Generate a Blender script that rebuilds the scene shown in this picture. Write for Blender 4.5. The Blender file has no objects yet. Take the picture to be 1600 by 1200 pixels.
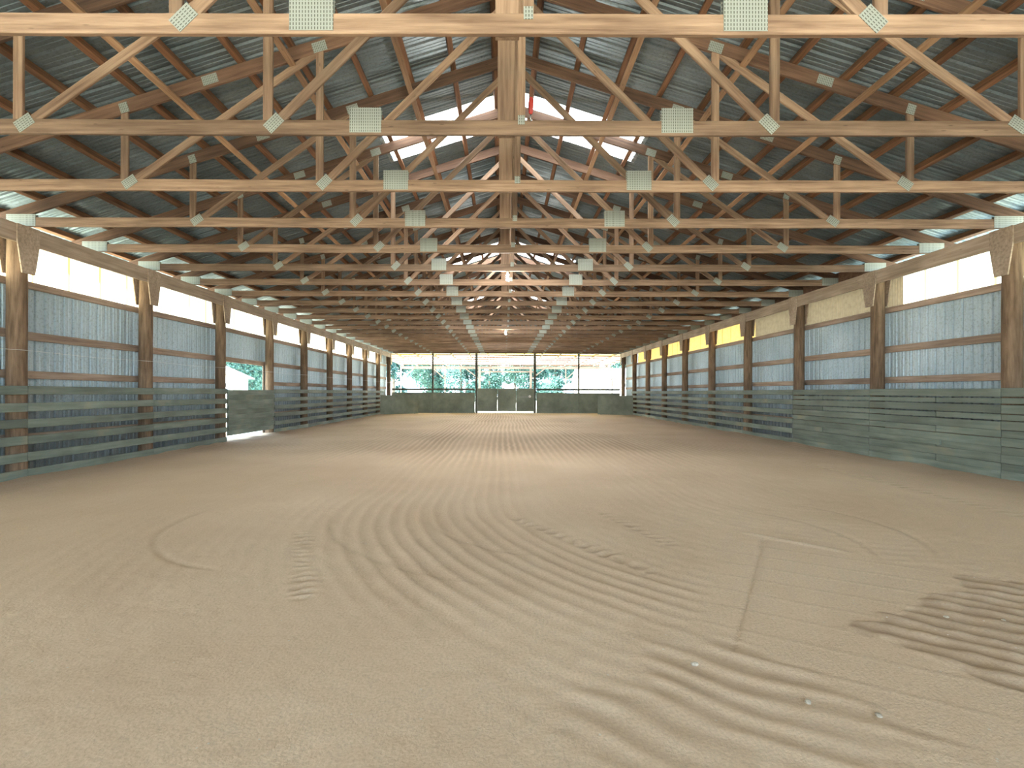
import bpy, bmesh, math, random
import numpy as np
from mathutils import Vector, Matrix
random.seed(7)
S = bpy.context.scene
COL = S.collection
# ------------------------------------------------------------------ camera, sky, sun, exposure
cam_d = bpy.data.cameras.new('camera'); cam = bpy.data.objects.new('camera', cam_d); COL.objects.link(cam)
F = 775.0
cam_d.sensor_width = 36.0; cam_d.lens = 36.0 * F / 1600.0
cam_d.shift_x = 13.5 / 1600.0; cam_d.shift_y = 13.0 / 1600.0
cam.location = (-0.19, 0.0, 1.5)
cam.rotation_euler = (math.radians(90), math.radians(-0.12), 0)
cam_d.clip_start = 0.05; cam_d.clip_end = 500
S.camera = cam
w = bpy.data.worlds.new('sky'); S.world = w; w.use_nodes = True
bg = w.node_tree.nodes['Background']
bg.inputs['Color'].default_value = (0.62, 0.82, 1.0, 1); bg.inputs['Strength'].default_value = 1.6
sun_d = bpy.data.lights.new('sun', 'SUN'); sun = bpy.data.objects.new('sun', sun_d); COL.objects.link(sun)
sun_d.energy = 9.0; sun_d.angle = math.radians(1.5); sun_d.color = (1.0, 0.93, 0.82)
sun.rotation_euler = Vector((0.62, 0.55, -0.85)).to_track_quat('-Z', 'Y').to_euler()
vs = S.view_settings
vs.view_transform = 'Standard'; vs.look = 'None'; vs.gamma = 1.0; vs.use_curve_mapping = False
vs.exposure = 2.9

# ------------------------------------------------------------------ materials
def new_mat(name, col, rough=0.8, metal=0.0):
    m = bpy.data.materials.new(name); m.use_nodes = True
    b = m.node_tree.nodes['Principled BSDF']
    b.inputs['Base Color'].default_value = (*col, 1); b.inputs['Roughness'].default_value = rough
    b.inputs['Metallic'].default_value = metal
    return m
def N(m, t, **kw):
    n = m.node_tree.nodes.new(t)
    for k, v in kw.items():
        if hasattr(n, k): setattr(n, k, v)
        else: n.inputs[k].default_value = v
    return n
def Lk(m, a, b): m.node_tree.links.new(a, b)
def coords(m, scale=(1, 1, 1), kind='Object', rnd=True):
    tc = N(m, 'ShaderNodeTexCoord'); mp = N(m, 'ShaderNodeMapping'); mp.inputs['Scale'].default_value = scale
    Lk(m, tc.outputs[kind], mp.inputs['Vector'])
    if rnd:
        oi = N(m, 'ShaderNodeObjectInfo'); ml = N(m, 'ShaderNodeMath', operation='MULTIPLY'); ml.inputs[1].default_value = 37.0
        Lk(m, oi.outputs['Random'], ml.inputs[0]); Lk(m, ml.outputs[0], mp.inputs['Location'])
    return mp.outputs['Vector']
def ramp(m, fac, stops):
    r = N(m, 'ShaderNodeValToRGB'); e = r.color_ramp.elements
    while len(e) < len(stops): e.new(0.5)
    for i, (p, c) in enumerate(stops): e[i].position = p; e[i].color = (*c, 1)
    Lk(m, fac, r.inputs['Fac']); return r.outputs['Color']
def mix(m, fac, a, b, mode='MIX'):
    n = N(m, 'ShaderNodeMix', data_type='RGBA', blend_type=mode)
    if isinstance(fac, float): n.inputs['Factor'].default_value = fac
    else: Lk(m, fac, n.inputs['Factor'])
    for s, v in (('A', a), ('B', b)):
        i = [x for x in n.inputs if x.name == s and x.type == 'RGBA'][0]
        if isinstance(v, tuple): i.default_value = (*v, 1)
        else: Lk(m, v, i)
    return [o for o in n.outputs if o.type == 'RGBA'][0]
def bump(m, h, strength=0.3, dist=0.01):
    b = N(m, 'ShaderNodeBump'); b.inputs['Strength'].default_value = strength; b.inputs['Distance'].default_value = dist
    Lk(m, h, b.inputs['Height']); Lk(m, b.outputs['Normal'], m.node_tree.nodes['Principled BSDF'].inputs['Normal'])
def wood(name, dark, light, var=(0.7, 1.2), grain=(0.7, 14, 14), rough=0.78, knots=0.6, patch=None):
    """plank timber: grain runs along the board's own X axis; each board its own tone"""
    m = new_mat(name, light, rough); v = coords(m, grain)
    n1 = N(m, 'ShaderNodeTexNoise', Scale=1.6, Detail=6.0, Roughness=0.62); Lk(m, v, n1.inputs['Vector'])
    c = ramp(m, n1.outputs['Fac'], [(0.32, dark), (0.66, light)])
    v2 = coords(m, (1.1, 5, 5)); vo = N(m, 'ShaderNodeTexVoronoi', Scale=2.3); Lk(m, v2, vo.inputs['Vector'])
    k = ramp(m, vo.outputs['Distance'], [(0.03, (1, 1, 1)), (0.10, (0, 0, 0))])
    kk = N(m, 'ShaderNodeMath', operation='MULTIPLY'); Lk(m, k, kk.inputs[0]); kk.inputs[1].default_value = knots
    c = mix(m, kk.outputs[0], c, tuple(x * 0.35 for x in dark))
    n3 = N(m, 'ShaderNodeTexNoise', Scale=0.9, Detail=3.0); Lk(m, coords(m, (1, 1, 1)), n3.inputs['Vector'])
    st = ramp(m, n3.outputs['Fac'], [(0.35, (0.72, 0.70, 0.68)), (0.6, (1, 1, 1))])
    c = mix(m, 1.0, c, st, 'MULTIPLY')
    if patch:
        c = mix(m, ramp(m, n3.outputs['Fac'], [(0.6, (0, 0, 0)), (0.72, (1, 1, 1))]), c, patch)
    oi = N(m, 'ShaderNodeObjectInfo'); mr = N(m, 'ShaderNodeMapRange'); Lk(m, oi.outputs['Random'], mr.inputs['Value'])
    mr.inputs['To Min'].default_value = var[0]; mr.inputs['To Max'].default_value = var[1]
    cb = N(m, 'ShaderNodeCombineColor'); [Lk(m, mr.outputs['Result'], cb.inputs[i]) for i in range(3)]
    c = mix(m, 1.0, c, cb.outputs[0], 'MULTIPLY')
    Lk(m, c, m.node_tree.nodes['Principled BSDF'].inputs['Base Color'])
    bump(m, n1.outputs['Fac'], 0.35, 0.006)
    return m
M = {}
M['truss'] = wood('truss_timber', (0.17, 0.100, 0.062), (0.38, 0.255, 0.170))
M['chordtop'] = wood('top_chord_timber', (0.095, 0.048, 0.030), (0.22, 0.125, 0.078), (0.6, 1.15))
M['purlin'] = wood('purlin_timber', (0.13, 0.058, 0.030), (0.33, 0.165, 0.085), (0.7, 1.15))
M['brace'] = wood('brace_timber', (0.30, 0.165, 0.09), (0.52, 0.33, 0.20))
M['girt'] = wood('girt_timber', (0.32, 0.22, 0.165), (0.54, 0.41, 0.32), (0.8, 1.1))
M['header'] = wood('header_timber', (0.30, 0.22, 0.16), (0.50, 0.385, 0.29), (0.95, 1.05))
M['post'] = wood('post_timber', (0.13, 0.080, 0.046), (0.32, 0.21, 0.135), (0.8, 1.15), (14, 14, 1.2), 0.9, 0.3)
M['rail'] = wood('green_rail_paint', (0.155, 0.192, 0.165), (0.250, 0.285, 0.240), (0.88, 1.15), (0.7, 9, 9), 0.75, 0.15, (0.30, 0.29, 0.20))
M['ply'] = wood('green_plywood', (0.19, 0.22, 0.18), (0.26, 0.29, 0.23), (0.9, 1.12), (2, 2, 2), 0.7, 0.0)
M['darkpost'] = wood('dark_square_post', (0.07, 0.075, 0.06), (0.13, 0.125, 0.10), (0.9, 1.1))
M['pale'] = wood('pale_lean_to_timber', (0.16, 0.12, 0.10), (0.26, 0.20, 0.165), (0.9, 1.05), knots=0.0)

def metal(name, c1, c2, rough=0.42, met=0.75, spot=(0.5, 0.62), spotcol=(0.05, 0.055, 0.05), sc=14.0, low_shade=False):
    m = new_mat(name, c1, rough, met); v = coords(m, (1, 1, 1), rnd=False)
    n = N(m, 'ShaderNodeTexNoise', Scale=sc, Detail=5.0, Roughness=0.75); Lk(m, v, n.inputs['Vector'])
    n2 = N(m, 'ShaderNodeTexNoise', Scale=0.7, Detail=3.0); Lk(m, v, n2.inputs['Vector'])
    c = ramp(m, n2.outputs['Fac'], [(0.35, c1), (0.65, c2)])
    sp = ramp(m, n.outputs['Fac'], [(spot[0], (0, 0, 0)), (spot[1], (1, 1, 1))])
    f = N(m, 'ShaderNodeMath', operation='MULTIPLY'); Lk(m, sp, f.inputs[0]); f.inputs[1].default_value = 0.75
    c = mix(m, f.outputs[0], c, spotcol)
    if low_shade:  # shade behind the fence, painted into the lower siding colour
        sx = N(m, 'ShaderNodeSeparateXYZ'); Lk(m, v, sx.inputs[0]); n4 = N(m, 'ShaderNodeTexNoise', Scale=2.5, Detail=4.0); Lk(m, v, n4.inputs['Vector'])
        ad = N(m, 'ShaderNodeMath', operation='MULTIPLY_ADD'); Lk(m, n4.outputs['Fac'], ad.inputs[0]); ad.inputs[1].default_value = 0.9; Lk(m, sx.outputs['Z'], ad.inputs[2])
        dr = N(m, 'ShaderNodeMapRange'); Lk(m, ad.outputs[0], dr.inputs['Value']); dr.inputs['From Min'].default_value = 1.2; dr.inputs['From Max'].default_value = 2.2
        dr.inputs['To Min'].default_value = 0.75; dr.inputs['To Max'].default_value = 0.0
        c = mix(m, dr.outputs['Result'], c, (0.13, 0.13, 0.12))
    b = m.node_tree.nodes['Principled BSDF']; Lk(m, c, b.inputs['Base Color'])
    r = N(m, 'ShaderNodeMapRange'); Lk(m, n.outputs['Fac'], r.inputs['Value'])
    r.inputs['To Min'].default_value = rough - 0.12; r.inputs['To Max'].default_value = rough + 0.2
    Lk(m, r.outputs['Result'], b.inputs['Roughness'])
    return m
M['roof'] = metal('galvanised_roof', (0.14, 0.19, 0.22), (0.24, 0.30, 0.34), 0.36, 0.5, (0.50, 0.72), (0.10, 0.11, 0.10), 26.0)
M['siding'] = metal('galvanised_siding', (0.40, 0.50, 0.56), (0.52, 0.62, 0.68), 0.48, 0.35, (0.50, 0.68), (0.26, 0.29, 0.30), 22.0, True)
M['gable'] = M['siding']
def translucent(name, col, trans=0.75, joint=0.75, jcol=(0.55, 0.42, 0.12), rough=0.5):
    m = bpy.data.materials.new(name); m.use_nodes = True; nt = m.node_tree; nt.nodes.clear()
    out = N(m, 'ShaderNodeOutputMaterial'); d = N(m, 'ShaderNodeBsdfDiffuse'); t = N(m, 'ShaderNodeBsdfTranslucent'); mx = N(m, 'ShaderNodeMixShader')
    mx.inputs[0].default_value = trans
    tc = N(m, 'ShaderNodeTexCoord'); n = N(m, 'ShaderNodeTexNoise', Scale=9.0, Detail=4.0); Lk(m, tc.outputs['Object'], n.inputs['Vector'])
    c = ramp(m, n.outputs['Fac'], [(0.3, tuple(x * 0.82 for x in col)), (0.6, col)])
    sx = N(m, 'ShaderNodeSeparateXYZ'); Lk(m, tc.outputs['Object'], sx.inputs[0])
    a = N(m, 'ShaderNodeMath', operation='DIVIDE'); Lk(m, sx.outputs['Y'], a.inputs[0]); a.inputs[1].default_value = joint
    fr = N(m, 'ShaderNodeMath', operation='FRACT'); Lk(m, a.outputs[0], fr.inputs[0])
    lt = N(m, 'ShaderNodeMath', operation='LESS_THAN'); Lk(m, fr.outputs[0], lt.inputs[0]); lt.inputs[1].default_value = 0.06
    c = mix(m, lt.outputs[0], c, jcol)
    Lk(m, c, d.inputs['Color']); Lk(m, c, t.inputs['Color'])
    Lk(m, d.outputs[0], mx.inputs[1]); Lk(m, t.outputs[0], mx.inputs[2]); Lk(m, mx.outputs[0], out.inputs[0])
    return m
M['fibre'] = translucent('translucent_fibreglass', (0.85, 0.82, 0.66))
M['amber'] = translucent('amber_fibreglass', (0.62, 0.37, 0.12), 0.36, 0.75, (0.40, 0.22, 0.06))
M['tan'] = translucent('tan_sheet', (0.40, 0.31, 0.20), 0.10, 50.0)
M['sky'] = translucent('clear_roof_panel', (0.92, 0.93, 0.92), 0.92, 50.0)
def plate_mat():
    m = new_mat('toothed_steel_plate', (0.50, 0.51, 0.47), 0.5, 0.35)
    tc = N(m, 'ShaderNodeTexCoord'); sx = N(m, 'ShaderNodeSeparateXYZ'); Lk(m, tc.outputs['Object'], sx.inputs[0])
    def saw(ax, p, th):
        a = N(m, 'ShaderNodeMath', operation='DIVIDE'); Lk(m, sx.outputs[ax], a.inputs[0]); a.inputs[1].default_value = p
        f = N(m, 'ShaderNodeMath', operation='FRACT'); Lk(m, a.outputs[0], f.inputs[0])
        l = N(m, 'ShaderNodeMath', operation='LESS_THAN'); Lk(m, f.outputs[0], l.inputs[0]); l.inputs[1].default_value = th; return l.outputs[0]
    f = N(m, 'ShaderNodeMath', operation='MULTIPLY'); Lk(m, saw('X', 0.024, 0.34), f.inputs[0]); Lk(m, saw('Z', 0.032, 0.66), f.inputs[1])
    c = mix(m, f.outputs[0], (0.38, 0.41, 0.37), (0.12, 0.12, 0.10))
    Lk(m, c, m.node_tree.nodes['Principled BSDF'].inputs['Base Color']); return m
M['plate'] = plate_mat()
M['steel'] = new_mat('dull_steel', (0.35, 0.36, 0.36), 0.4, 0.8)
M['white'] = new_mat('white_paint', (0.8, 0.8, 0.78), 0.6)
M['red'] = new_mat('red_plastic', (0.42, 0.04, 0.03), 0.5)
M['black'] = new_mat('dark_glass', (0.04, 0.05, 0.06), 0.2)
M['wire'] = new_mat('pale_wire', (0.7, 0.7, 0.68), 0.5)
M['greyroof'] = new_mat('grey_shingle', (0.20, 0.20, 0.21), 0.9)
M['rubber'] = new_mat('tyre_rubber', (0.03, 0.03, 0.03), 0.8)
def bulb_mat():
    m = new_mat('lit_bulb', (0.9, 0.9, 0.9), 0.4); b = m.node_tree.nodes['Principled BSDF']
    b.inputs['Emission Color'].default_value = (1, 0.96, 0.9, 1); b.inputs['Emission Strength'].default_value = 14; return m
M['bulb'] = bulb_mat()
def leaf_mat(name, a, b_):
    m = new_mat(name, a, 0.85); n = N(m, 'ShaderNodeTexNoise', Scale=3.0, Detail=2.0)
    Lk(m, coords(m), n.inputs['Vector']); Lk(m, ramp(m, n.outputs['Fac'], [(0.35, a), (0.65, b_)]), m.node_tree.nodes['Principled BSDF'].inputs['Base Color'])
    return m
M['leaf'] = leaf_mat('tree_leaves', (0.012, 0.052, 0.045), (0.030, 0.095, 0.080))
M['bark'] = new_mat('tree_bark', (0.06, 0.05, 0.04), 0.9)
def rock_mat():
    m = new_mat('pale_stone', (0.5, 0.45, 0.38), 0.9); n = N(m, 'ShaderNodeTexNoise', Scale=60.0); Lk(m, coords(m), n.inputs['Vector'])
    Lk(m, ramp(m, n.outputs['Fac'], [(0.3, (0.30, 0.24, 0.18)), (0.6, (0.52, 0.45, 0.36))]), m.node_tree.nodes['Principled BSDF'].inputs['Base Color']); return m
M['rock'] = rock_mat()
def sand_mat():
    m = new_mat('arena_sand', (0.5, 0.39, 0.28), 0.95); v = coords(m, rnd=False)
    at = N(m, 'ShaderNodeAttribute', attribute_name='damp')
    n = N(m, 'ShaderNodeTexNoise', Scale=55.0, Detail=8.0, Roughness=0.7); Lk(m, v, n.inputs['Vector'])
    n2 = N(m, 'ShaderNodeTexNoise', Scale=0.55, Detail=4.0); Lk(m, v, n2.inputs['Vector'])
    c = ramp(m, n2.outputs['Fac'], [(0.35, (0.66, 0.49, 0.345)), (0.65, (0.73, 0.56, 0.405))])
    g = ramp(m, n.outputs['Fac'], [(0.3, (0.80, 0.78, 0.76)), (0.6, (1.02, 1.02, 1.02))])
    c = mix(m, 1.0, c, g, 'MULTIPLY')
    c = mix(m, at.outputs['Fac'], c, (0.27, 0.175, 0.105))  # damp sand tone plus the shade painted along the walls
    vo = N(m, 'ShaderNodeTexVoronoi', Scale=9.0); Lk(m, v, vo.inputs['Vector'])
    c = mix(m, ramp(m, vo.outputs['Distance'], [(0.035, (1, 1, 1)), (0.06, (0, 0, 0))]), c, (0.66, 0.60, 0.52))
    Lk(m, c, m.node_tree.nodes['Principled BSDF'].inputs['Base Color'])
    bump(m, n.outputs['Fac'], 0.5, 0.012); return m
M['sand'] = sand_mat()
def ground_mat():
    m = new_mat('yard_ground', (0.4, 0.38, 0.3), 0.95); n = N(m, 'ShaderNodeTexNoise', Scale=0.25, Detail=6.0); Lk(m, coords(m, rnd=False), n.inputs['Vector'])
    Lk(m, ramp(m, n.outputs['Fac'], [(0.4, (0.60, 0.57, 0.48)), (0.6, (0.48, 0.50, 0.36))]), m.node_tree.nodes['Principled BSDF'].inputs['Base Color']); return m
M['ground'] = ground_mat()

# ------------------------------------------------------------------ helpers
def mesh(name, verts, faces, mat, smooth=False):
    me = bpy.data.meshes.new(name); me.from_pydata([tuple(v) for v in verts], [], faces); me.materials.append(mat)
    if smooth: me.polygons.foreach_set('use_smooth', [True] * len(me.polygons))
    me.update(); return me
def link(name, me, parent=None, loc=None, rot=None, mtx=None):
    o = bpy.data.objects.new(name, me); COL.objects.link(o)
    if parent: o.parent = parent
    if mtx is not None: o.matrix_local = mtx
    if loc is not None: o.location = loc
    if rot is not None: o.rotation_euler = rot
    return o
def tag(o, label=None, cat=None, group=None, kind=None):
    if label: o['label'] = label
    if cat: o['category'] = cat
    if group: o['group'] = group
    if kind: o['kind'] = kind
    return o
def empty(name, loc=(0, 0, 0), rz=0):
    o = bpy.data.objects.new(name, None); COL.objects.link(o); o.location = loc; o.rotation_euler = (0, 0, rz); o.empty_display_size = 0.3
    return o
def copy_tree(o, parent=None):
    c = o.copy(); COL.objects.link(c)
    if parent: c.parent = parent
    for ch in list(o.children): copy_tree(ch, c)
    return c
def beam_mesh(L, t, h, mat, bow=0.0, seg=1):
    """board along +X, thickness t in Y, height h in Z, eased edges"""
    c = min(0.006, t * 0.15, h * 0.15); a, b = t / 2, h / 2
    prof = [(-a + c, -b), (a - c, -b), (a, -b + c), (a, b - c), (a - c, b), (-a + c, b), (-a, b - c), (-a, -b + c)]
    V = []; Fc = []
    if bow: seg = max(seg, 10)
    p1, p2 = random.uniform(0, 6), random.uniform(0, 6)
    for i in range(seg + 1):
        x = L * i / seg; d = bow * (math.sin(x * 1.3 + p1) + 0.5 * math.sin(x * 3.1 + p2))
        for (y, z) in prof: V.append((x, y, z + d))
    for i in range(seg):
        for j in range(8):
            k = (j + 1) % 8; Fc.append((i * 8 + j, (i + 1) * 8 + j, (i + 1) * 8 + k, i * 8 + k)[::-1])
    Fc.append(tuple(range(8))[::-1]); Fc.append(tuple(seg * 8 + j for j in range(8)))
    me = mesh('board', V, Fc, mat); bm = bmesh.new(); bm.from_mesh(me); bmesh.ops.recalc_face_normals(bm, faces=bm.faces); bm.to_mesh(me); bm.free()
    return me
def frame(p0, p1, up=(0, 0, 1)):
    p0, p1 = Vector(p0), Vector(p1); x = (p1 - p0).normalized(); u = Vector(up)
    if abs(x.dot(u)) > 0.99: u = Vector((1, 0, 0))
    y = u.cross(x).normalized(); z = x.cross(y)
    m = Matrix((x, y, z)).transposed().to_4x4(); m.translation = p0; return m
def beam(name, p0, p1, t, h, mat, parent=None, up=(0, 0, 1), bow=0.0):
    L = (Vector(p1) - Vector(p0)).length
    me = beam_mesh(L, t, h, mat, bow); return link(name, me, parent, mtx=frame(p0, p1, up))
def boxes_mesh(name, bxs, mat):
    V = []; Fc = []
    for (x0, x1, y0, y1, z0, z1) in bxs:
        k = len(V); V += [(x0, y0, z0), (x1, y0, z0), (x1, y1, z0), (x0, y1, z0), (x0, y0, z1), (x1, y0, z1), (x1, y1, z1), (x0, y1, z1)]
        Fc += [(k, k + 3, k + 2, k + 1), (k + 4, k + 5, k + 6, k + 7), (k, k + 1, k + 5, k + 4), (k + 1, k + 2, k + 6, k + 5), (k + 2, k + 3, k + 7, k + 6), (k + 3, k, k + 4, k + 7)]
    return mesh(name, V, Fc, mat)
def tube_mesh(pts, r, mat, n=8, closed=True):
    V = []; Fc = []; rs = r if isinstance(r, (list, tuple)) else [r] * len(pts)
    pts = [Vector(p) for p in pts]
    for i, p in enumerate(pts):
        d = (pts[min(i + 1, len(pts) - 1)] - pts[max(i - 1, 0)]).normalized()
        u = Vector((0, 0, 1)) if abs(d.z) < 0.9 else Vector((1, 0, 0)); a = d.cross(u).normalized(); b = d.cross(a)
        for k in range(n):
            t = 2 * math.pi * k / n; V.append(p + (a * math.cos(t) + b * math.sin(t)) * rs[i])
    for i in range(len(pts) - 1):
        for k in range(n):
            j = (k + 1) % n; Fc.append((i * n + k, i * n + j, (i + 1) * n + j, (i + 1) * n + k))
    Fc.append(tuple(range(n))[::-1]); Fc.append(tuple((len(pts) - 1) * n + k for k in range(n)))
    me = mesh('tube', V, Fc, mat, True); bm = bmesh.new(); bm.from_mesh(me); bmesh.ops.recalc_face_normals(bm, faces=bm.faces); bm.to_mesh(me); bm.free(); return me
def lathe_mesh(prof, mat, n=14):
    V = []; Fc = []
    for (r, z) in prof:
        for k in range(n): t = 2 * math.pi * k / n; V.append((r * math.cos(t), r * math.sin(t), z))
    for i in range(len(prof) - 1):
        for k in range(n): j = (k + 1) % n; Fc.append((i * n + k, i * n + j, (i + 1) * n + j, (i + 1) * n + k))
    Fc.append(tuple(range(n))[::-1]); Fc.append(tuple((len(prof) - 1) * n + k for k in range(n)))
    return mesh('turned', V, Fc, mat, True)
PROF_BIG = [(0, 0), (0.02, 0.024), (0.05, 0.024), (0.07, 0), (0.118, 0), (0.124, 0.007), (0.140, 0.007), (0.146, 0), (0.182, 0), (0.188, 0.007), (0.204, 0.007), (0.21, 0)]
PROF_WALL = [(0, 0), (0.014, 0.030), (0.04, 0.030), (0.054, 0), (0.105, 0), (0.11, 0.006), (0.125, 0.006), (0.13, 0)]
PROF_FINE = [(0, 0), (0.019, 0.012), (0.038, 0.012), (0.057, 0)]
def ribs(u0, u1, prof, pitch):
    out = [(u0, 0.0)]; k = math.floor(u0 / pitch)
    while True:
        for (o, h) in prof:
            u = k * pitch + o
            if u > u1 - 1e-4: out.append((u1, 0.0)); return out
            if u > u0 + 1e-4: out.append((u, h))
        k += 1
def sheet(quads, mat, name='sheet', thick=None):
    """quads: list of (riblist, fn(u,h)->(a,b)) strips running from a to b"""
    V = []; Fc = []
    for (rl, fn) in quads:
        k = len(V)
        for (u, h) in rl: a, b = fn(u, h); V += [a, b]
        n = len(rl)
        for i in range(n - 1): Fc.append((k + 2 * i, k + 2 * i + 1, k + 2 * i + 3, k + 2 * i + 2))
        if thick:
            V += [tuple(Vector(v) + Vector(thick)) for v in V[k:k + 2 * n]]; m_ = k + 2 * n
            for i in range(n - 1):
                Fc.append((m_ + 2 * i, m_ + 2 * i + 2, m_ + 2 * i + 3, m_ + 2 * i + 1))
                Fc.append((k + 2 * i, k + 2 * i + 2, m_ + 2 * i + 2, m_ + 2 * i)); Fc.append((k + 2 * i + 1, m_ + 2 * i + 1, m_ + 2 * i + 3, k + 2 * i + 3))
            Fc.append((k, m_, m_ + 1, k + 1)); e = 2 * n - 2; Fc.append((k + e, k + e + 1, m_ + e + 1, m_ + e))
    me = mesh(name, V, Fc, mat)
    if thick: bm = bmesh.new(); bm.from_mesh(me); bmesh.ops.recalc_face_normals(bm, faces=bm.faces); bm.to_mesh(me); bm.free()
    return me
ORD = ['nearest the camera', 'second from the camera', 'third from the camera', 'fourth from the camera', 'fifth from the camera', 'sixth from the camera', 'seventh from the camera', 'eighth from the camera',
       'ninth from the camera', 'tenth from the camera', 'eleventh from the camera', 'twelfth from the camera', 'thirteenth from the camera', 'fourteenth from the camera', 'fifteenth from the camera',
       'sixteenth from the camera', 'seventeenth from the camera', 'eighteenth from the camera', 'nineteenth from the camera', 'twentieth from the camera']

# ------------------------------------------------------------------ dimensions
SP = 1.524                       # truss spacing
TY = [5.43 + SP * k for k in range(-1, 21)]      # first is just above the frame
PY = [8.46 + 3.048 * k for k in range(10)]       # wall posts
PX = 8.49
YB, YE = -8.0, 36.1              # building ends
CH0, CH1 = 4.31, 4.47            # bottom chord
PK, SL = 7.22, 0.315             # top chord centre line at ridge, slope
RF = PK + 0.235                  # roof sheet at ridge
def top(x): return PK - SL * abs(x)
def roof(x): return RF - SL * abs(x)

# ------------------------------------------------------------------ floor: raked sand
rng = np.random.RandomState(3)
def vnoise(x, y, s, seed):
    r = np.random.RandomState(seed).rand(256, 256); X = x / s + 100; Y = y / s + 100
    xi = np.floor(X).astype(int); yi = np.floor(Y).astype(int); fx = X - xi; fy = Y - yi
    fx = fx * fx * (3 - 2 * fx); fy = fy * fy * (3 - 2 * fy)
    g = lambda a, b: r[a % 256, b % 256]
    return (g(xi, yi) * (1 - fx) + g(xi + 1, yi) * fx) * (1 - fy) + (g(xi, yi + 1) * (1 - fx) + g(xi + 1, yi + 1) * fx) * fy
def sstep(a, b, v): t = np.clip((v - a) / (b - a), 0, 1); return t * t * (3 - 2 * t)
def P(px, py): return ((px - 786.5) / (py - 613.0) * 1.5 - 0.19, 1162.5 / (py - 613.0))
def inpoly(x, y, poly, soft):
    """signed distance style soft mask"""
    ins = np.zeros(x.shape, bool); dmin = np.full(x.shape, 1e9)
    n = len(poly)
    for i in range(n):
        (x1, y1), (x2, y2) = poly[i], poly[(i + 1) % n]
        c = ((y1 > y) != (y2 > y)) & (x < (x2 - x1) * (y - y1) / (y2 - y1 + 1e-12) + x1); ins ^= c
        t = np.clip(((x - x1) * (x2 - x1) + (y - y1) * (y2 - y1)) / ((x2 - x1) ** 2 + (y2 - y1) ** 2), 0, 1)
        dmin = np.minimum(dmin, np.hypot(x - x1 - t * (x2 - x1), y - y1 - t * (y2 - y1)))
    sd = np.where(ins, dmin, -dmin); return sstep(-soft, soft, sd)
def seg(x, y, a, b):
    (x1, y1), (x2, y2) = a, b; L = math.hypot(x2 - x1, y2 - y1); ux, uy = (x2 - x1) / L, (y2 - y1) / L
    s = (x - x1) * ux + (y - y1) * uy; d = -(x - x1) * uy + (y - y1) * ux; return s, d, L
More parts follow.
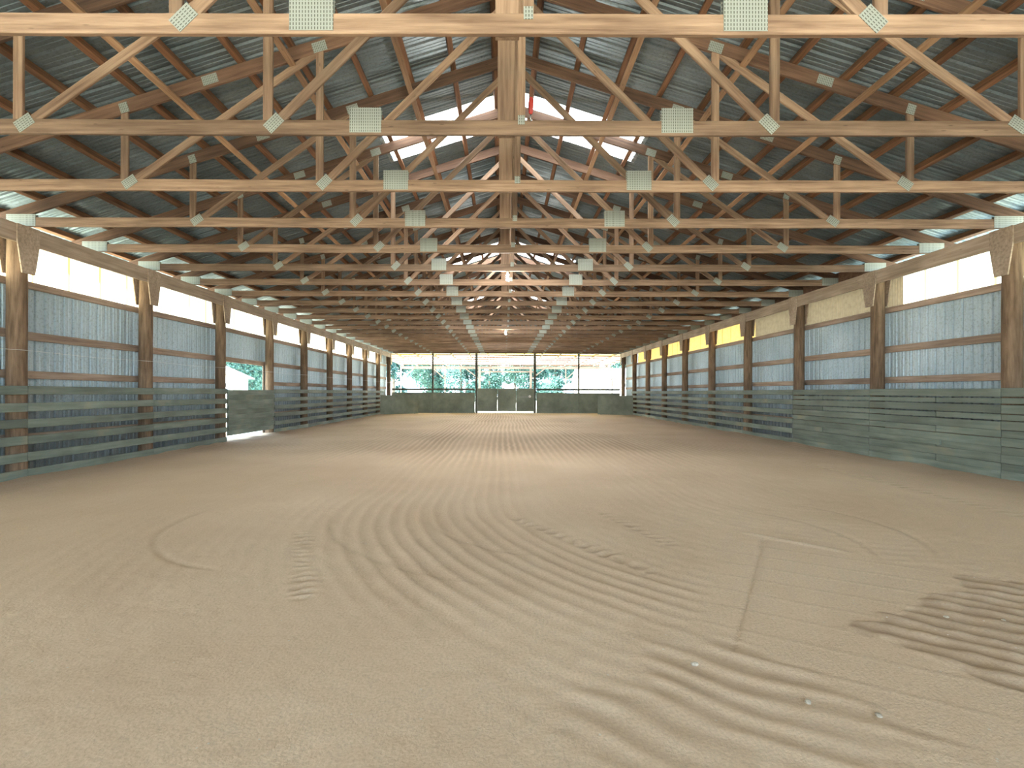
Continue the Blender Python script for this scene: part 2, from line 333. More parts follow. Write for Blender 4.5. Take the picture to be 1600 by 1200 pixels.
def floor_field(x, y):
    h = 0.010 * (vnoise(x, y, 0.9, 1) - .5) + 0.006 * (vnoise(x, y, 0.25, 2) - .5) + 0.004 * (vnoise(x, y, 0.07, 4) - .5)
    damp_shade = 0.10 * vnoise(x, y, 1.6, 11)
    wob = 0.14 * (vnoise(x, y, 2.6, 5) - .5) + 0.03 * (vnoise(x, y, 0.5, 6) - .5)
    d = np.where(y > 7, 4 - x, np.hypot(4 - x, y - 7) * np.sign(4.001 - x)) + wob
    ridge = 0.5 + 0.5 * np.sin(2 * np.pi * d / 0.165); ridge = ridge ** 1.5
    ridge2 = 0.5 + 0.5 * np.sin(2 * np.pi * (d + 0.3 * vnoise(x, y, 3, 9)) / 0.37)
    far = sstep(9, 14, y)
    m = (0.18 + 0.9 * sstep(3.9, 4.4, d) * (1 - sstep(5.5, 6.6, d)) * (1 - far)
         + far * (0.35 + 0.75 * np.exp(-((x + 0.6) / 3.5) ** 2))) * (0.35 + 1.0 * vnoise(x, y * 0.5, 1.1, 12))
    wx = x + 0.30 * (vnoise(x, y, .3, 61) - .5) + .12 * (vnoise(x, y, .1, 62) - .5); wy = y + 0.30 * (vnoise(x, y, .3, 63) - .5) + .12 * (vnoise(x, y, .1, 64) - .5)
    near = inpoly(wx, wy, [P(985, 985), P(1150, 1010), P(1500, 1180), P(860, 1200), P(900, 1100), P(990, 1060)], 0.10) * (0.25 + 0.9 * vnoise(x, y, 0.45, 51))
    rp = inpoly(wx, wy, [P(1510, 905), P(1760, 940), P(1760, 1150), P(1600, 1085), P(1345, 990), P(1420, 965)], 0.03)
    m = m * (1 - near) * (1 - rp) * (0.25 + 0.75 * sstep(2.9, 4.0, y))
    flat = inpoly(x, y, [P(1190, 832), P(1510, 900), P(1425, 965), P(1345, 990), P(1600, 1085), P(1560, 1190), P(1330, 1110), P(1150, 1022), P(1075, 975), P(1130, 880)], 0.10)
    keep = 1 - 0.93 * flat
    h = h * (0.3 + 0.7 * keep) + keep * (0.010 * m * (ridge - .5) + 0.004 * m * (ridge2 - .5))
    damp_shade = damp_shade + keep * m * 0.26 * (1 - ridge) * (0.35 + far)
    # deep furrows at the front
    g = 0.5 + 0.5 * np.sin(2 * np.pi * (d + 0.10 * vnoise(x, y, .5, 52)) / 0.17); h += near * 0.017 * (g ** 1.3 - .5); damp_shade += near * 0.42 * (1 - g)
    # rough dark furrows on the right
    q = (x * 0.64 + y * 0.77) + 0.06 * vnoise(x, y, 0.35, 20); g = 0.5 + 0.5 * np.sin(2 * np.pi * q / 0.17)
    h += rp * (0.017 * (g - .5) + 0.016 * (vnoise(x, y, 0.11, 21) - .5)); damp_shade += rp * (0.62 - 0.30 * g)
    # thin drag lines over the flat patch and one scored line across it
    g = np.sin(2 * np.pi * (x * 0.5 + y * 0.87) / 0.33); h += flat * 0.0022 * (g > 0.93); damp_shade += flat * 0.10 * (g > 0.965)
    s, dd, L = seg(x, y, P(1193, 842), P(1147, 1018)); c = (np.abs(dd) < 0.012) & (s > 0) & (s < L); h -= 0.005 * c; damp_shade += 0.15 * c
    # edge of the flat patch
    s, dd, L = seg(x, y, P(1150, 830), P(1340, 865)); c = np.exp(-(dd / 0.03) ** 2) * sstep(0, .2, s) * sstep(0, .2, L - s); h += 0.02 * c; damp_shade += 0.25 * c
    # hoof / tyre tracks
    for (a, b, wd, p) in ((P(805, 808), P(1020, 893), 0.07, 0.17), (P(475, 832), P(476, 935), 0.07, 0.13), (P(940, 800), P(1050, 850), 0.06, 0.15),
                          (P(1230, 715), P(1600, 805), 0.09, 0.2)):
        s, dd, L = seg(x, y, a, b); e = np.exp(-(dd / wd) ** 2) * sstep(-.1, .1, s) * sstep(-.1, .1, L - s) * (0.3 + 0.9 * vnoise(x, y, .22, 71)); s = s + .1 * vnoise(x, y, .12, 72)
        g = 0.5 + 0.5 * np.sin(2 * np.pi * s / p); h += e * (0.028 * g - 0.022); damp_shade += e * 0.5 * (1 - g) * (0.6 + 0.6 * vnoise(x, y, .1, 31))
    # turned arcs of older wheel marks
    for (cx, cy, R, a0, a1, dp) in ((-2.2, 5.9, 1.75, 160, 262, 0.010), (-2.9, 5.9, 3.0, 175, 235, 0.003), (2.4, 5.6, 1.75, -45, 45, 0.010), (1.9, 5.2, 1.5, -35, 50, 0.006), (0.6, 6.2, 1.7, 185, 260, 0.007), (0.4, 6.5, 2.7, 180, 265, 0.004)):
        r = np.hypot(x - cx, y - cy); an = np.degrees(np.arctan2(y - cy, x - cx)); am = (a0 + a1) / 2; da = np.abs((an - am + 180) % 360 - 180)
        e = np.exp(-((r - R) / 0.035) ** 2) * (1 - sstep((a1 - a0) / 2 - 18, (a1 - a0) / 2, da)); h -= dp * e; damp_shade += 0.16 * e
    # crumbly dirt thrown against the right hand boards and the left; darker edges are shade painted into the colour
    h += 0.05 * sstep(7.7, 8.35, np.abs(x)) * (0.5 + vnoise(x, y, .4, 40)) ; damp_shade += 0.35 * sstep(7.2, 8.3, np.abs(x))
    return h, np.clip(damp_shade, 0, 1)
ys = [YB]
while ys[-1] < 1.6: ys.append(ys[-1] + 0.25)
y = ys[-1]
while y < YE:
    y += min(0.05, 0.0026 * y + 0.0045); ys.append(min(y, YE))
ys = np.array(ys)
xs = np.concatenate([np.linspace(-8.69, -4.4, 110)[:-1], np.linspace(-4.4, 4.4, 420)[:-1], np.linspace(4.4, 8.69, 110)])
GX, GY = np.meshgrid(xs, ys); H_, D_ = floor_field(GX, GY)
nr, nc = GX.shape
co = np.stack([GX, GY, H_], -1).reshape(-1, 3)
idx = np.arange(nr * nc).reshape(nr, nc)
q = np.stack([idx[:-1, :-1], idx[:-1, 1:], idx[1:, 1:], idx[1:, :-1]], -1).reshape(-1, 4)
me = bpy.data.meshes.new('floor'); me.vertices.add(len(co)); me.vertices.foreach_set('co', co.ravel())
me.loops.add(q.size); me.loops.foreach_set('vertex_index', q.ravel().astype(np.int32))
me.polygons.add(len(q)); me.polygons.foreach_set('loop_start', np.arange(0, q.size, 4, dtype=np.int32)); me.polygons.foreach_set('loop_total', np.full(len(q), 4, np.int32))
me.polygons.foreach_set('use_smooth', np.ones(len(q), bool))
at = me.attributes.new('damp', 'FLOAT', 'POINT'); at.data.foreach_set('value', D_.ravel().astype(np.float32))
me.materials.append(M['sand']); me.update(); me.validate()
fl = link('floor', me); tag(fl, 'raked tan sand floor of the riding arena with wheel and hoof marks', kind='structure')
g = link('ground', boxes_mesh('ground', [(-160, 160, -120, 260, -0.6, -0.08)], M['ground'])); tag(g, 'pale sunlit yard ground outside the arena', kind='structure')

# ------------------------------------------------------------------ ceiling: sheets, skylights, purlins, braces
EV = 9.3
SKY = [(9.75, 11.0), (19.3, 20.9), (28.4, 29.9)]; SKX = 2.62
strips = []; cuts = [YB - .3]
for a, b in SKY: cuts += [a, b]
cuts.append(YE + .3)
for i in range(len(cuts) - 1):
    issky = (i % 2 == 1)
    rl = ribs(cuts[i], cuts[i + 1], PROF_BIG, 0.25)
    for s in (-1, 1):
        x0 = SKX if issky else 0.0
        strips.append((rl, (lambda u, h, s=s, x0=x0: ((s * x0, u, roof(x0) + h), (s * EV, u, roof(EV) + h)))))
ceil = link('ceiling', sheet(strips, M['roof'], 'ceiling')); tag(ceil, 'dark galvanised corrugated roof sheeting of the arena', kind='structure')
for a, b in SKY:
    for s in (-1, 1):
        o = link('skylight_panel', sheet([(ribs(a - .03, b + .03, PROF_BIG, 0.25), (lambda u, h, s=s: ((s * 0.0, u, roof(0) + h - 0.004), (s * (SKX + .08), u, roof(SKX + .08) + h - 0.004))))], M['sky']), ceil)
        tag(o, 'bright translucent roof panel beside the ridge')
o = link('ridge_cap', mesh('cap', [(-.2, YB - .3, roof(.2) + .04), (0, YB - .3, RF + .05), (.2, YB - .3, roof(.2) + .04), (-.2, YE + .3, roof(.2) + .04), (0, YE + .3, RF + .05), (.2, YE + .3, roof(.2) + .04)], [(0, 1, 4, 3), (1, 2, 5, 4)], M['roof']), ceil)
for s in (-1, 1):
    for k in range(13):
        x = 0.35 + 0.71 * k
        z = roof(x) - 0.062
        o = beam('purlin', (s * x, YB, z), (s * x, YE + .2, z), 0.085, 0.115, M['purlin'], ceil, up=(s * SL, 0, 1), bow=0.004)
    for x, y0, y1 in ((1.75, YB, 30), (3.15, YB, 34), (4.75, YB, 34)):
        z = top(x) - 0.10 - 0.05
        beam('ridge_brace', (s * x, y0, z), (s * x, y1, z), 0.09, 0.045, M['brace'], ceil, up=(s * SL, 0, 1))

# ------------------------------------------------------------------ trusses
def plate(name, x, z, w_, h_, ang, parent, lab='toothed grey steel nail plate'):
    me = boxes_mesh('plate', [(-w_ / 2, w_ / 2, -.0275, -.0235, -h_ / 2, h_ / 2), (-w_ / 2, w_ / 2, .0235, .0275, -h_ / 2, h_ / 2)], M['plate'])
    o = link(name, me, parent, loc=(x, 0, z), rot=(0, -ang, 0)); tag(o, lab); return o
def make_truss():
    r = empty('roof_truss', (0, 0, 0)); zc = (CH0 + CH1) / 2
    beam('bottom_chord', (-8.66, 0, zc), (8.66, 0, zc), 0.045, CH1 - CH0, M['truss'], r, bow=0.004)
    for s in (-1, 1):
        a = (s * 9.2, 0, top(9.2)); b = (s * 0.02, 0, top(0.02))
        beam('top_chord', a, b, 0.044, 0.19, M['chordtop'], r)
        v1, v2 = s * 2.77, s * 5.5
        beam('vertical_web', (v1, 0, CH0 + .03), (v1, 0, top(v1)), 0.036, 0.105, M['truss'], r)
        beam('vertical_web', (v2, 0, CH0 + .03), (v2, 0, top(v2)), 0.036, 0.105, M['truss'], r)
        beam('diagonal_web', (v1 - s * .02, 0, CH1 - .10), (s * 0.0, 0, PK - .12), 0.032, 0.105, M['truss'], r)
        beam('diagonal_web', (v2 - s * .02, 0, CH1 - .10), (v1 - s * .05, 0, top(v1) - .02), 0.032, 0.105, M['truss'], r)
        plate('splice_plate', s * 1.70, CH0 + .155, 0.345, 0.27, 0, r, 'large square toothed steel splice plate')
        plate('heel_plate', s * 8.42, CH0 + .11, 0.50, 0.20, 0, r)
        a1 = math.atan2(PK - CH1, 2.77) * -s; a2 = math.atan2(top(2.77) - CH1, 2.73) * -s
        plate('node_plate', s * 2.70, CH0 + .12, 0.13, 0.20, a1 + math.pi / 2 * s, r)
        plate('node_plate', s * 5.42, CH0 + .12, 0.13, 0.20, a2 + math.pi / 2 * s, r)
        plate('top_plate', v1, top(v1) - .02, 0.20, 0.14, math.atan(-s * SL), r)
        plate('top_plate', v2, top(v2) - .02, 0.12, 0.14, math.atan(-s * SL), r)
        plate('chord_splice_plate', s * 4.3, top(4.3), 0.22, 0.13, math.atan(-s * SL), r)
    beam('king_post', (0, 0, CH0 + .03), (0, 0, PK - .05), 0.036, 0.088, M['truss'], r)
    plate('king_plate', 0, CH1 + .0, 0.075, 0.10, 0, r)
    plate('peak_plate', 0, PK - .12, 0.24, 0.22, 0, r)
    beam('hanger_board', (-.165, .043, CH0 + .004), (-.165, .043, PK - .1), 0.19, 0.038, M['truss'], r, up=(0, 1, 0))
    return r
T0 = make_truss(); trs = [T0]
for k in range(1, len(TY)): trs.append(copy_tree(T0))
for k, t in enumerate(trs):
    t.location = (random.uniform(-.01, .01) if k > 3 else 0, TY[k], 0)
    extra = {6: ', bare bulb hanging at its middle', 13: ', second bare bulb under its middle'}.get(k, '')
    lab = 'timber roof truss directly overhead, just above the photo' if k == 0 else ('last timber roof truss, over the far end posts' if k == 21 else
          'timber roof truss with steel plates, %s%s' % (ORD[k - 1], extra))
    tag(t, lab, 'roof truss', 'timber trusses spanning the arena')

# ------------------------------------------------------------------ walls
GIRT = [(0.62, 0.76), (1.73, 1.87), (2.42, 2.57), (3.33, 3.46)]
OPEN = (PY[2] + .13, PY[3] - .05)          # opening with gate in the left wall
def wall(side):
    s = -1 if side == 'left' else 1; xw = s * 8.72; strips = []
    cuts = [YB] + ([OPEN[0], OPEN[1]] if side == 'left' else []) + [PY[8] + .1, YE]
    for i in range(len(cuts) - 1):
        z0 = 2.42 if (side == 'left' and i == 1) else -0.05
        z1 = 4.30 if i == len(cuts) - 2 else 3.44
        rl = ribs(cuts[i], cuts[i + 1], PROF_WALL, 0.2)
        strips.append((rl, (lambda u, h, z0=z0, z1=z1: ((xw + s * h, u, z0), (xw + s * h, u, z1)))))
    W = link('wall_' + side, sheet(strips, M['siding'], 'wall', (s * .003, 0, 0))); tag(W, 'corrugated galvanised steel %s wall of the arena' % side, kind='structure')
    bays = [(YB, PY[0])] + [(PY[k], PY[k + 1]) for k in range(9)]
    for bi, (a, b) in enumerate(bays):
        for gi, (z0, z1) in enumerate(GIRT):
            if side == 'left' and bi == 3 and gi < 2: continue
            dz = random.uniform(-.012, .012); zc = (z0 + z1) / 2
            beam('girt', (s * 8.672, a + .01, zc + dz), (s * 8.672, b - .01, zc + random.uniform(-.012, .012)), 0.04, z1 - z0, M['girt'], W)
        if bi == 9: continue
        def pan(y0, y1, mat, lab):
            o = link('translucent_panel', sheet([(ribs(y0, y1, PROF_FINE, 0.076), (lambda u, h: ((xw + s * (h + .03), u, 3.38), (xw + s * (h + .03), u, 4.31))))], mat), W); tag(o, lab)
        if side == 'left': pan(a, b, M['fibre'], 'glowing pale fibreglass panel under the eave')
        elif bi <= 0: pan(a, b, M['fibre'], 'glowing pale fibreglass panel under the eave')
        elif bi == 1: pan(a, b - .42, M['fibre'], 'glowing pale fibreglass panel under the eave'); pan(b - .42, b, M['tan'], 'dull tan fibreglass panel')
        elif bi in (2, 3): pan(a, b, M['tan'], 'dull tan fibreglass panel under the eave')
        else: pan(a, b, M['amber'], 'amber fibreglass panel under the eave')
    return W
WL = wall('left'); WR = wall('right')
# window opening of the left wall: jamb boards
for yy in (OPEN[0] + .02, OPEN[1] - .02):
    beam('opening_jamb', (-8.672, yy, 0.0), (-8.672, yy, 2.42), 0.04, 0.10, M['girt'], WL, up=(0, 1, 0))
# boarding that closes the right eave beyond the first bays
o = link('eave_board', boxes_mesh('eave', [(8.60, 8.625, PY[1] + .2, YE, 4.33, 4.655)], M['chordtop']), WR)
for side, s in (('left', -1), ('right', 1)):
    h = beam('header_beam', (s * 8.33, YB, 4.15), (s * 8.33, YE - .05, 4.15), 0.04, 0.31, M['header'], None, bow=0.003)
    tag(h, 'long weathered header beam along the top of the %s posts' % side, 'beam', 'header beams carrying the trusses')
    h2 = link('outer_header', boxes_mesh('oh', [(min(s * 8.652, s * 8.692), max(s * 8.652, s * 8.692), YB, YE - .05, 4.20, 4.30)], M['header']), WL if s < 0 else WR)
# wall posts
def post_mesh(r=0.14, h=4.28, seed=0):
    rd = random.Random(seed); V = []; Fc = []; n = 20; rows = 16
    for i in range(rows + 1):
        z = -0.05 + (h + .05) * i / rows; rr = r * (1.03 - 0.07 * i / rows) * (1 + rd.uniform(-.012, .012))
        for k in range(n):
            t = 2 * math.pi * k / n; q_ = rr * (1 + 0.018 * math.sin(5 * t + i * .3) + rd.uniform(-.008, .008)); V.append((q_ * math.cos(t), q_ * math.sin(t), z))
    for i in range(rows):
        for k in range(n): j = (k + 1) % n; Fc.append((i * n + k, i * n + j, (i + 1) * n + j, (i + 1) * n + k))
    Fc.append(tuple(rows * n + k for k in range(n)))
    return mesh('post', V, Fc, M['post'], True)
pm = [post_mesh(seed=i) for i in range(4)]
def knee_mesh():
    # tapered board: y half-widths, in local x thickness
    pr = [(-.115, 3.50), (.115, 3.50), (.20, 4.02), (.20, 4.305), (-.20, 4.305), (-.20, 4.02)]
    V = [(-.012, a, b) for a, b in pr] + [(.012, a, b) for a, b in pr]; n = 6
    Fc = [tuple(range(n)), tuple(range(n, 2 * n))[::-1]] + [(i, i + n, (i + 1) % n + n, (i + 1) % n) for i in range(n)]
    me = mesh('knee', V, Fc, M['header']); bm = bmesh.new(); bm.from_mesh(me); bmesh.ops.recalc_face_normals(bm, faces=bm.faces); bm.to_mesh(me); bm.free(); return me
km = knee_mesh()
for side, s in (('left', -1), ('right', 1)):
    for k, yy in enumerate([PY[0] - 3.048] + PY):
        r = empty('timber_post', (s * PX, yy, 0))
        link('pole', pm[(k + (s > 0) * 2) % 4], r, rot=(0, 0, k * 1.3))
        link('knee_board', km, r, loc=(-s * 0.193, 0, 0)); link('knee_board', km, r, loc=(s * 0.145, 0, 0))
        ex = ''
        if side == 'left' and k == 3: ex = ', before the slatted gate'
        if side == 'left' and k == 4: ex = ', after the slatted gate'
        lab = ('round timber post of the %s wall, just outside the photo' % side) if k == 0 else 'round timber post of the %s wall, %s%s' % (side, ORD[k - 1], ex)
        tag(r, lab, 'post', 'round posts of the %s wall' % side)

# ------------------------------------------------------------------ board fences
RZ = [0.03 + 0.282 * k for k in range(6)]; RH = 0.148
def section(side, k, a, b, filled=False):
    s = -1 if side == 'left' else 1; r = empty('board_fence', (s * 8.315, a, 0))
    for i, z in enumerate(RZ):
        dz0, dz1 = random.uniform(-.007, .007), random.uniform(-.007, .007)
        beam('rail', (0, .004, z + RH / 2 + dz0), (0, b - a - .004, z + RH / 2 + dz1), 0.038, RH, M['rail'], r)
        if filled and i < 5:
            g0 = z + RH; g1 = RZ[i + 1]; gap = (0.004, 0.004, 0.008, 0.018, 0.022)[i]; hh = g1 - g0 - 2 * gap + .004
            L = b - a; cut = L * (0.42 if k == 1 else 0.55) if i in (1, 3, 4) or k == 1 else L
            zc = (g0 + g1) / 2
            beam('filler_board', (s * .004, .004, zc), (s * .004, cut - .006, zc + random.uniform(-.005, .005)), 0.034, hh, M['rail'], r)
            if cut < L: beam('filler_board', (s * .002, cut + .006, zc - .003), (s * .002, L - .004, zc), 0.034, hh, M['rail'], r)
    what = 'close boarded' if filled else 'open railed'
    lab = 'grey green %s fence section on the %s side, %s' % (what, side, 'nearest the camera' if k == 0 else ORD[k])
    tag(r, lab, 'fence', 'grey green fence sections of the %s side' % side)
    return r
for k in range(10):
    a = (PY[0] - 3.048) if k == 0 else PY[k - 1]; b = PY[k]
    if k != 3: section('left', k, a, b if k < 9 else b - 2.3)
    section('right', k, a, b if k < 9 else b - 3.0, filled=(k <= 2)) if k < 9 else None
# cover batten sticking out on the close-boarded section
r = empty('loose_board', (8.292, 9.6, 0.55)); beam('plank', (-.02, 0, 0), (-.02, 2.2, .01), 0.022, 0.10, M['rail'], r); tag(r, 'short loose board nailed over the close boarded right fence', 'board')
# slatted gate in the left fence
gt = empty('slatted_gate', (-8.31, PY[2] + .08, 0)); L = PY[3] - PY[2] - .14
for i in range(9):
    z0 = 0.20 + i * 0.151
    beam('slat', (0.014 if i % 2 else -0.018, 0, z0 + .074), (0.014 if i % 2 else -0.018, L, z0 + .074), 0.03, 0.160 if i % 2 == 0 else 0.150, M['rail'], gt)
for yy in (.10, L - .10): beam('stile', (-.053, yy, .2), (-.053, yy, 1.55), 0.10, 0.035, M['rail'], gt, up=(1, 0, 0))
tag(gt, 'grey green slatted gate below the opening of the left wall, raised off the ground', 'gate')

# ------------------------------------------------------------------ far end
FY = 36.0
FP = [(-8.5, 'left corner'), (-5.33, 'second from the left'), (-2.15, 'left of the double gate'), (2.1, 'right of the double gate'), (5.3, 'second from the right'), (8.5, 'right corner')]
for x, lab in FP:
    wd = 0.17 if abs(x) < 4 else 0.12
    p = beam('end_post', (x, FY + .16, -.05), (x, FY + .16, 4.31), wd, wd, M['darkpost'], None)
    tag(p, 'dark square post of the open far end, %s' % lab, 'post', 'dark square posts of the far end')
def board(name, x0, x1, z0, z1, yv, mat, label, cat, t=0.02, group=None, parent=None):
    o = beam(name, (x0, yv, (z0 + z1) / 2), (x1, yv, (z0 + z1) / 2), t, z1 - z0, mat, parent); tag(o, label, cat, group); return o
for (a, b, nm) in ((-8.28, -5.34, 'in the far left corner'), (-5.32, -2.26, 'left of the double gate'), (2.21, 5.29, 'right of the double gate'), (5.31, 8.28, 'in the far right corner')):
    board('kick_panel', a, b, 0.0, 1.47, FY + .03, M['ply'], 'grey green plywood kick panel %s' % nm, 'panel', group='plywood kick panels of the far end')
for (a, b, nm) in ((-8.28, -2.26, 'left'), (2.21, 8.28, 'right')):
    board('top_rail', a, b, 1.64, 1.77, FY + .045, M['darkpost'], 'dark rail above the far kick panels, %s of the gate' % nm, 'rail', 0.04, 'dark rails of the far end')
for (p0, p1, nm) in (((-8.25, 32.6, 0), (-6.1, 34.4, 0), 'left'), ((8.25, 32.3, 0), (6.2, 33.6, 0), 'right')):
    r = empty('corner_panel', p0); d = Vector(p1) - Vector(p0)
    beam('sheet', (0, 0, .66), (d.x, d.y, .66), 0.02, 1.27, M['ply'], r)
    beam('batten', (0, .03, 1.24), (d.x, d.y + .03, 1.24), 0.035, 0.08, M['rail'], r)
    beam('stay', (d.x * .9, d.y * .9 + .05, 0), (d.x * .9, d.y * .9 + .05, 1.25), 0.05, 0.05, M['rail'], r)
    tag(r, 'slanted grey green plywood panel cutting off the far %s corner' % nm, 'panel', 'slanted corner panels')
gt = empty('double_gate', (-2.06, FY + .02, 0)); Wg = 4.07
xs_ = [0, 1.44, 2.80, Wg]
for i in range(3):
    beam('gate_leaf', (xs_[i] + .007, 0, .95), (xs_[i + 1] - .007, 0, .95), 0.025, 1.66, M['ply'], gt)
beam('latch_bar', (2.85, -.03, 1.17), (3.70, -.03, 1.17), 0.02, 0.025, M['steel'], gt)
kb = link('latch_knob', lathe_mesh([(.02, 0), (.09, .01), (.1, .05), (.07, .09), (.01, .1)], M['white']), gt, loc=(3.78, -.02, 1.2), rot=(math.radians(90), 0, 0)); tag(kb, 'round white knob')
tag(gt, 'grey green double gate in the middle of the far end', 'gate')
# gable above the last truss
V = []; Fc = []; rl = ribs(-8.7, 8.7, PROF_WALL, 0.2)
wb = link('wall_back', sheet([(rl, lambda u, h: ((u, FY + .27 + h, 4.32), (u, FY + .27 + h, roof(u) - .01)))], M['gable'], 'gable')); tag(wb, 'corrugated gable above the open far end', kind='structure')
wf = link('wall_front', sheet([(rl, lambda u, h: ((u, YB - h, 4.32), (u, YB - h, roof(u) - .01)))], M['gable'], 'gable')); tag(wf, 'corrugated gable above the open near end behind the camera', kind='structure')  # unseen gable, added to keep sky light off the truss faces
# lean-to behind the far end
lt = empty('lean_to_roof', (0, FY + .4, 0)); Z0, Z1, D = 4.36, 3.98, 9.8
rl = ribs(-9.9, 9.9, PROF_WALL, 0.2)
link('roof_sheet', sheet([(rl, lambda u, h: ((u, 0, Z0 + .17 + h), (u, D + .4, Z1 + .15 + h)))], translucent('white_lean_to_sheet', (0.9, 0.86, 0.84), 0.6, 50.0), 'lr'), lt)
for i in range(15):
    x = -9.5 + i * 19.0 / 14; beam('rafter', (x, 0, Z0), (x, D, Z1), 0.05, 0.16, M['pale'], lt)
for i in range(7):
    f = 0.02 + i / 6.0 * 0.96; beam('batten', (-9.8, D * f, Z0 + (Z1 - Z0) * f + .11), (9.8, D * f, Z0 + (Z1 - Z0) * f + .0), 0.05, 0.10, M['chordtop'], lt)
beam('front_beam', (-9.8, D + .03, Z1 - .19), (9.8, D + .03, Z1 - .19), 0.06, 0.24, M['pale'], lt)
beam('lower_beam', (-2.6, D + .1, 3.42), (2.6, D + .1, 3.42), 0.05, 0.14, M['pale'], lt)
for x in (-9.7, -5.6, -2.4, 2.35, 5.6, 9.9):
    wd = .2 if abs(x) < 3 else .1
    beam('support_post', (x, D - .15, -.06), (x, D - .15, Z1 - .1), wd, wd, M['pale'], lt)
for x, dx in ((-9.7, 1.2), (-5.6, -1.1), (-2.4, -1.3), (2.35, 1.3), (5.6, 1.1), (9.9, -1.3)):
    beam('knee_brace', (x, D - .05, 2.7), (x + dx, D - .05, Z1 - .28), 0.04, 0.09, M['pale'], lt)
tag(lt, 'pale open lean-to roof on posts behind the far end', 'lean-to')

# ------------------------------------------------------------------ small things
def bulb(yy, label):
    r = empty('light_bulb', (-.10, yy, CH0))
    link('socket', lathe_mesh([(.02, 0), (.024, -.03), (.024, -.07), (.016, -.075)], M['white']), r)
    pts = [(0.026 * math.cos(t), 0.026 * math.sin(t), -.08 - .14 * t / (8 * math.pi)) for t in [i * math.pi / 6 for i in range(49)]]
    g_ = link('spiral_tube', tube_mesh(pts, .0135, M['bulb'], 6), r); tag(g_, 'glowing white spiral tube')
    ld = bpy.data.lights.new('bulb_light', 'POINT'); ld.energy = 22; ld.shadow_soft_size = 0.05; ld.color = (1, 0.93, 0.82)
    lo = bpy.data.objects.new('bulb_light', ld); COL.objects.link(lo); lo.parent = r; lo.location = (0, 0, -.30)
    tag(r, label, 'light bulb', 'bare bulbs under the trusses'); return r
bulb(TY[5] - .0, 'glowing bare bulb hanging from the roof middle, nearer one')
bulb(TY[12] - .0, 'glowing bare bulb hanging from the roof middle, farther one')
pts = []
for k in range(-1, 10):
    yy = PY[0] + 3.048 * k; pts.append((-8.335, yy, 2.20))
    if k < 9: pts.append((-8.335, yy + 1.52, 2.175))
wr = link('strung_wire', tube_mesh(pts, .0035, M['wire'], 5)); tag(wr, 'thin pale wire strung along the left wall posts', 'wire')
r = empty('red_handle', (.10, TY[1] - .04, CH1 + .0))
link('grip', lathe_mesh([(.012, .05), (.024, .07), (.026, .20), (.018, .23)], M['red']), r, rot=(0, .03, 0)); link('stem', lathe_mesh([(.008, -.02), (.008, .06)], M['steel']), r)
tag(r, 'small red grip standing on the nearest bottom chord beside the king post', 'handle')
def rock(sz, seed):
    bm = bmesh.new(); bmesh.ops.create_icosphere(bm, subdivisions=2, radius=1); rd = random.Random(seed)
    for v in bm.verts: v.co *= 1 + rd.uniform(-.13, .13); v.co.x *= sz * 1.25; v.co.y *= sz; v.co.z *= sz * .7
    me = bpy.data.meshes.new('stone'); bm.to_mesh(me); bm.free(); me.materials.append(M['rock']); return me
for i, (px, py, sz, lab) in enumerate(((1086, 1036, .016, 'grey pebble on the furrowed sand in front, the left one'), (1263, 1096, .015, 'pale pebble on the furrowed sand in front, the middle one'),
                                       (1374, 1117, .014, 'pale pebble at the bottom edge, the right one'), (1479, 962, .013, 'pale pebble in the rough dark furrows at right'), (1569, 969, .012, 'pale pebble beside the right edge of the photo'))):
    x, yv = P(px, py); h, _ = floor_field(np.array([x]), np.array([yv]))
    o = link('pebble', rock(sz, i), loc=(x, yv, float(h[0]) + sz * .35), rot=(0, 0, i)); tag(o, lab, 'pebble', 'pebbles on the sand')

# ------------------------------------------------------------------ outside: trees, house, long shed
def crown_mesh(seed, n, R, Hc):
    rd = random.Random(seed); V = []; Fc = []
    blobs = [(rd.uniform(-.55, .55) * R, rd.uniform(-.55, .55) * R, Hc * (0.10 + .82 * rd.random()), R * rd.uniform(.35, .6)) for _ in range(11)]
    for i in range(n):
        bx, by, bz, br = rd.choice(blobs); d = Vector((rd.gauss(0, 1), rd.gauss(0, 1), rd.gauss(0, 1))).normalized() * br * rd.uniform(.6, 1.0)
        c = Vector((bx, by, bz)) + d; a = Vector((rd.gauss(0, 1), rd.gauss(0, 1), rd.gauss(0, 1))).normalized(); b = a.orthogonal().normalized(); s = rd.uniform(.12, .26)
        k = len(V); V += [c - a * s, c + b * s * .5, c + a * s, c - b * s * .5]; Fc.append((k, k + 1, k + 2, k + 3))
    return mesh('crown', V, Fc, M['leaf'])
crowns = [crown_mesh(1, 5200, 3.0, 9.0), crown_mesh(2, 5200, 2.6, 11.0), crown_mesh(3, 5200, 3.4, 7.5)]
trunk = tube_mesh([(0, 0, -.1), (.1, .05, 3), (-.05, .1, 6), (.05, 0, 8)], [.28, .2, .15, .06], M['bark'], 8)
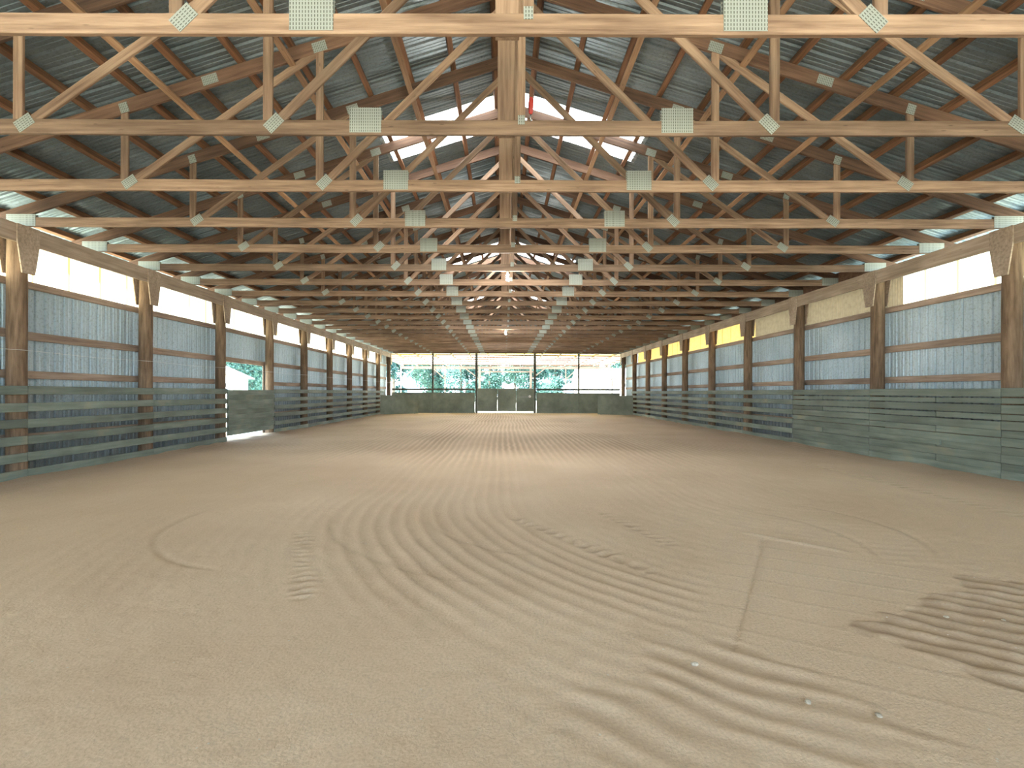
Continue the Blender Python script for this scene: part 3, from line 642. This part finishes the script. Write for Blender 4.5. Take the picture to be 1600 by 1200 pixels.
TR = [(-13.1, 12.9, 1.3, 'close outside the left wall, shading its opening'),  # extra tree, added only to keep a sun patch off the floor
      (-34.8, 62, 1.1, 'behind the white house, through the left wall opening'), (-28.6, 56, .95, 'right of the white house, through the left wall opening'), (-38.5, 76, 1.4, 'far back through the left wall opening'),
      (-14, 62, 1.0, 'at the far left, beside the far corner post'), (-14.5, 96, 1.5, 'farthest back, over the left kick panel'), (-11, 78, 1.2, 'left part of the far opening, farther back'), (-8.5, 112, 1.6, 'farthest back in the left half of the far opening'),
      (-6, 68, .95, 'just left of the double gate in the far opening'), (-2.5, 88, 1.3, 'above the left leaf of the double gate'), (1.5, 74, .9, 'above the middle of the double gate'),
      (5.0, 96, 1.3, 'above the right leaf of the double gate'), (8.0, 78, 1.0, 'just right of the double gate'), (15, 90, 1.2, 'behind the long white shed'), (24, 98, 1.3, 'behind the right end of the long white shed'), (21, 76, 1.0, 'at the far right beside the corner post'), (12, 112, 1.5, 'farthest back, beyond the long white shed')]
for i, (x, yv, sc, lab) in enumerate(TR):
    r = empty('tree', (x, yv, -.08), i * 1.7); r.scale = (sc, sc, sc)
    link('crown', crowns[i % 3], r); link('trunk', trunk, r)
    tag(r, 'leafy green tree ' + lab, 'tree', 'trees outside the arena')
def house(name, x0, x1, y0, y1, hw, hp, wins, label, cat, axis='y'):
    r = empty(name, ((x0 + x1) / 2, y0, -.08)); w2 = (x1 - x0) / 2; dd = y1 - y0
    if axis == 'y':   # gable faces us
        V = [(-w2, 0, 0), (w2, 0, 0), (w2, 0, hw), (0, 0, hp), (-w2, 0, hw), (-w2, dd, 0), (w2, dd, 0), (w2, dd, hw), (0, dd, hp), (-w2, dd, hw)]
        link('walls', mesh('w', V, [(0, 1, 2, 3, 4), (9, 8, 7, 6, 5), (0, 4, 9, 5), (1, 6, 7, 2), (0, 5, 6, 1)], M['white']), r)
        for s in (-1, 1): beam('roof_slope', (s * (w2 + .4) / 2, -.4, (hw + hp) / 2 + .07), (s * (w2 + .4) / 2, dd + .4, (hw + hp) / 2 + .07), math.hypot(w2 + .5, hp - hw), 0.1, M['greyroof'], r, up=(s * (hp - hw), 0, w2))
    else:
        V = [(-w2, 0, 0), (w2, 0, 0), (w2, 0, hw), (-w2, 0, hw), (-w2, dd, 0), (w2, dd, 0), (w2, dd, hw), (-w2, dd, hw), (-w2, dd / 2, hp), (w2, dd / 2, hp)]
        link('walls', mesh('w', V, [(0, 1, 2, 3), (7, 6, 5, 4), (0, 3, 8, 7, 4), (1, 5, 6, 9, 2), (0, 4, 5, 1)], M['white']), r)
        for a, b in ((-.3, dd / 2), (dd + .3, dd / 2)):
            c_ = Vector((0, (a + b) / 2, (hw + hp) / 2 + .06)); beam('roof_slope', (-w2 - .3, c_.y, c_.z), (w2 + .3, c_.y, c_.z), math.hypot(dd / 2 + .3, hp - hw), .1, M['greyroof'], r, up=(0, (-1 if a < b else 1) * (hp - hw), dd / 2))
    for (wx, wz, ww, wh) in wins:
        f = link('window', boxes_mesh('wf', [(wx - ww / 2 - .06, wx + ww / 2 + .06, -.05, .02, wz - wh / 2 - .06, wz + wh / 2 + .06)], M['white']), r)
        link('pane', boxes_mesh('wp', [(wx - ww / 2, wx + ww / 2, -.07, -.04, wz - wh / 2, wz + wh / 2)], M['black']), f)
    tag(r, label, cat); return r
house('house', -28.8, -23.1, 42, 44.5, 2.75, 4.0, [(-1.4, 2.15, 1.0, .3), (.1, 2.15, 1.0, .3), (1.9, 2.15, 1.2, .3), (1.9, 1.75, 1.2, .2)], 'white gabled house seen through the opening of the left wall', 'house')
house('shed', 9.5, 17.5, 62, 68, 3.0, 4.6, [(-3 + .75 * i, 2.5, .35, .35) for i in range(9)], 'long white shed with a row of small windows beyond the far right', 'shed', 'x')
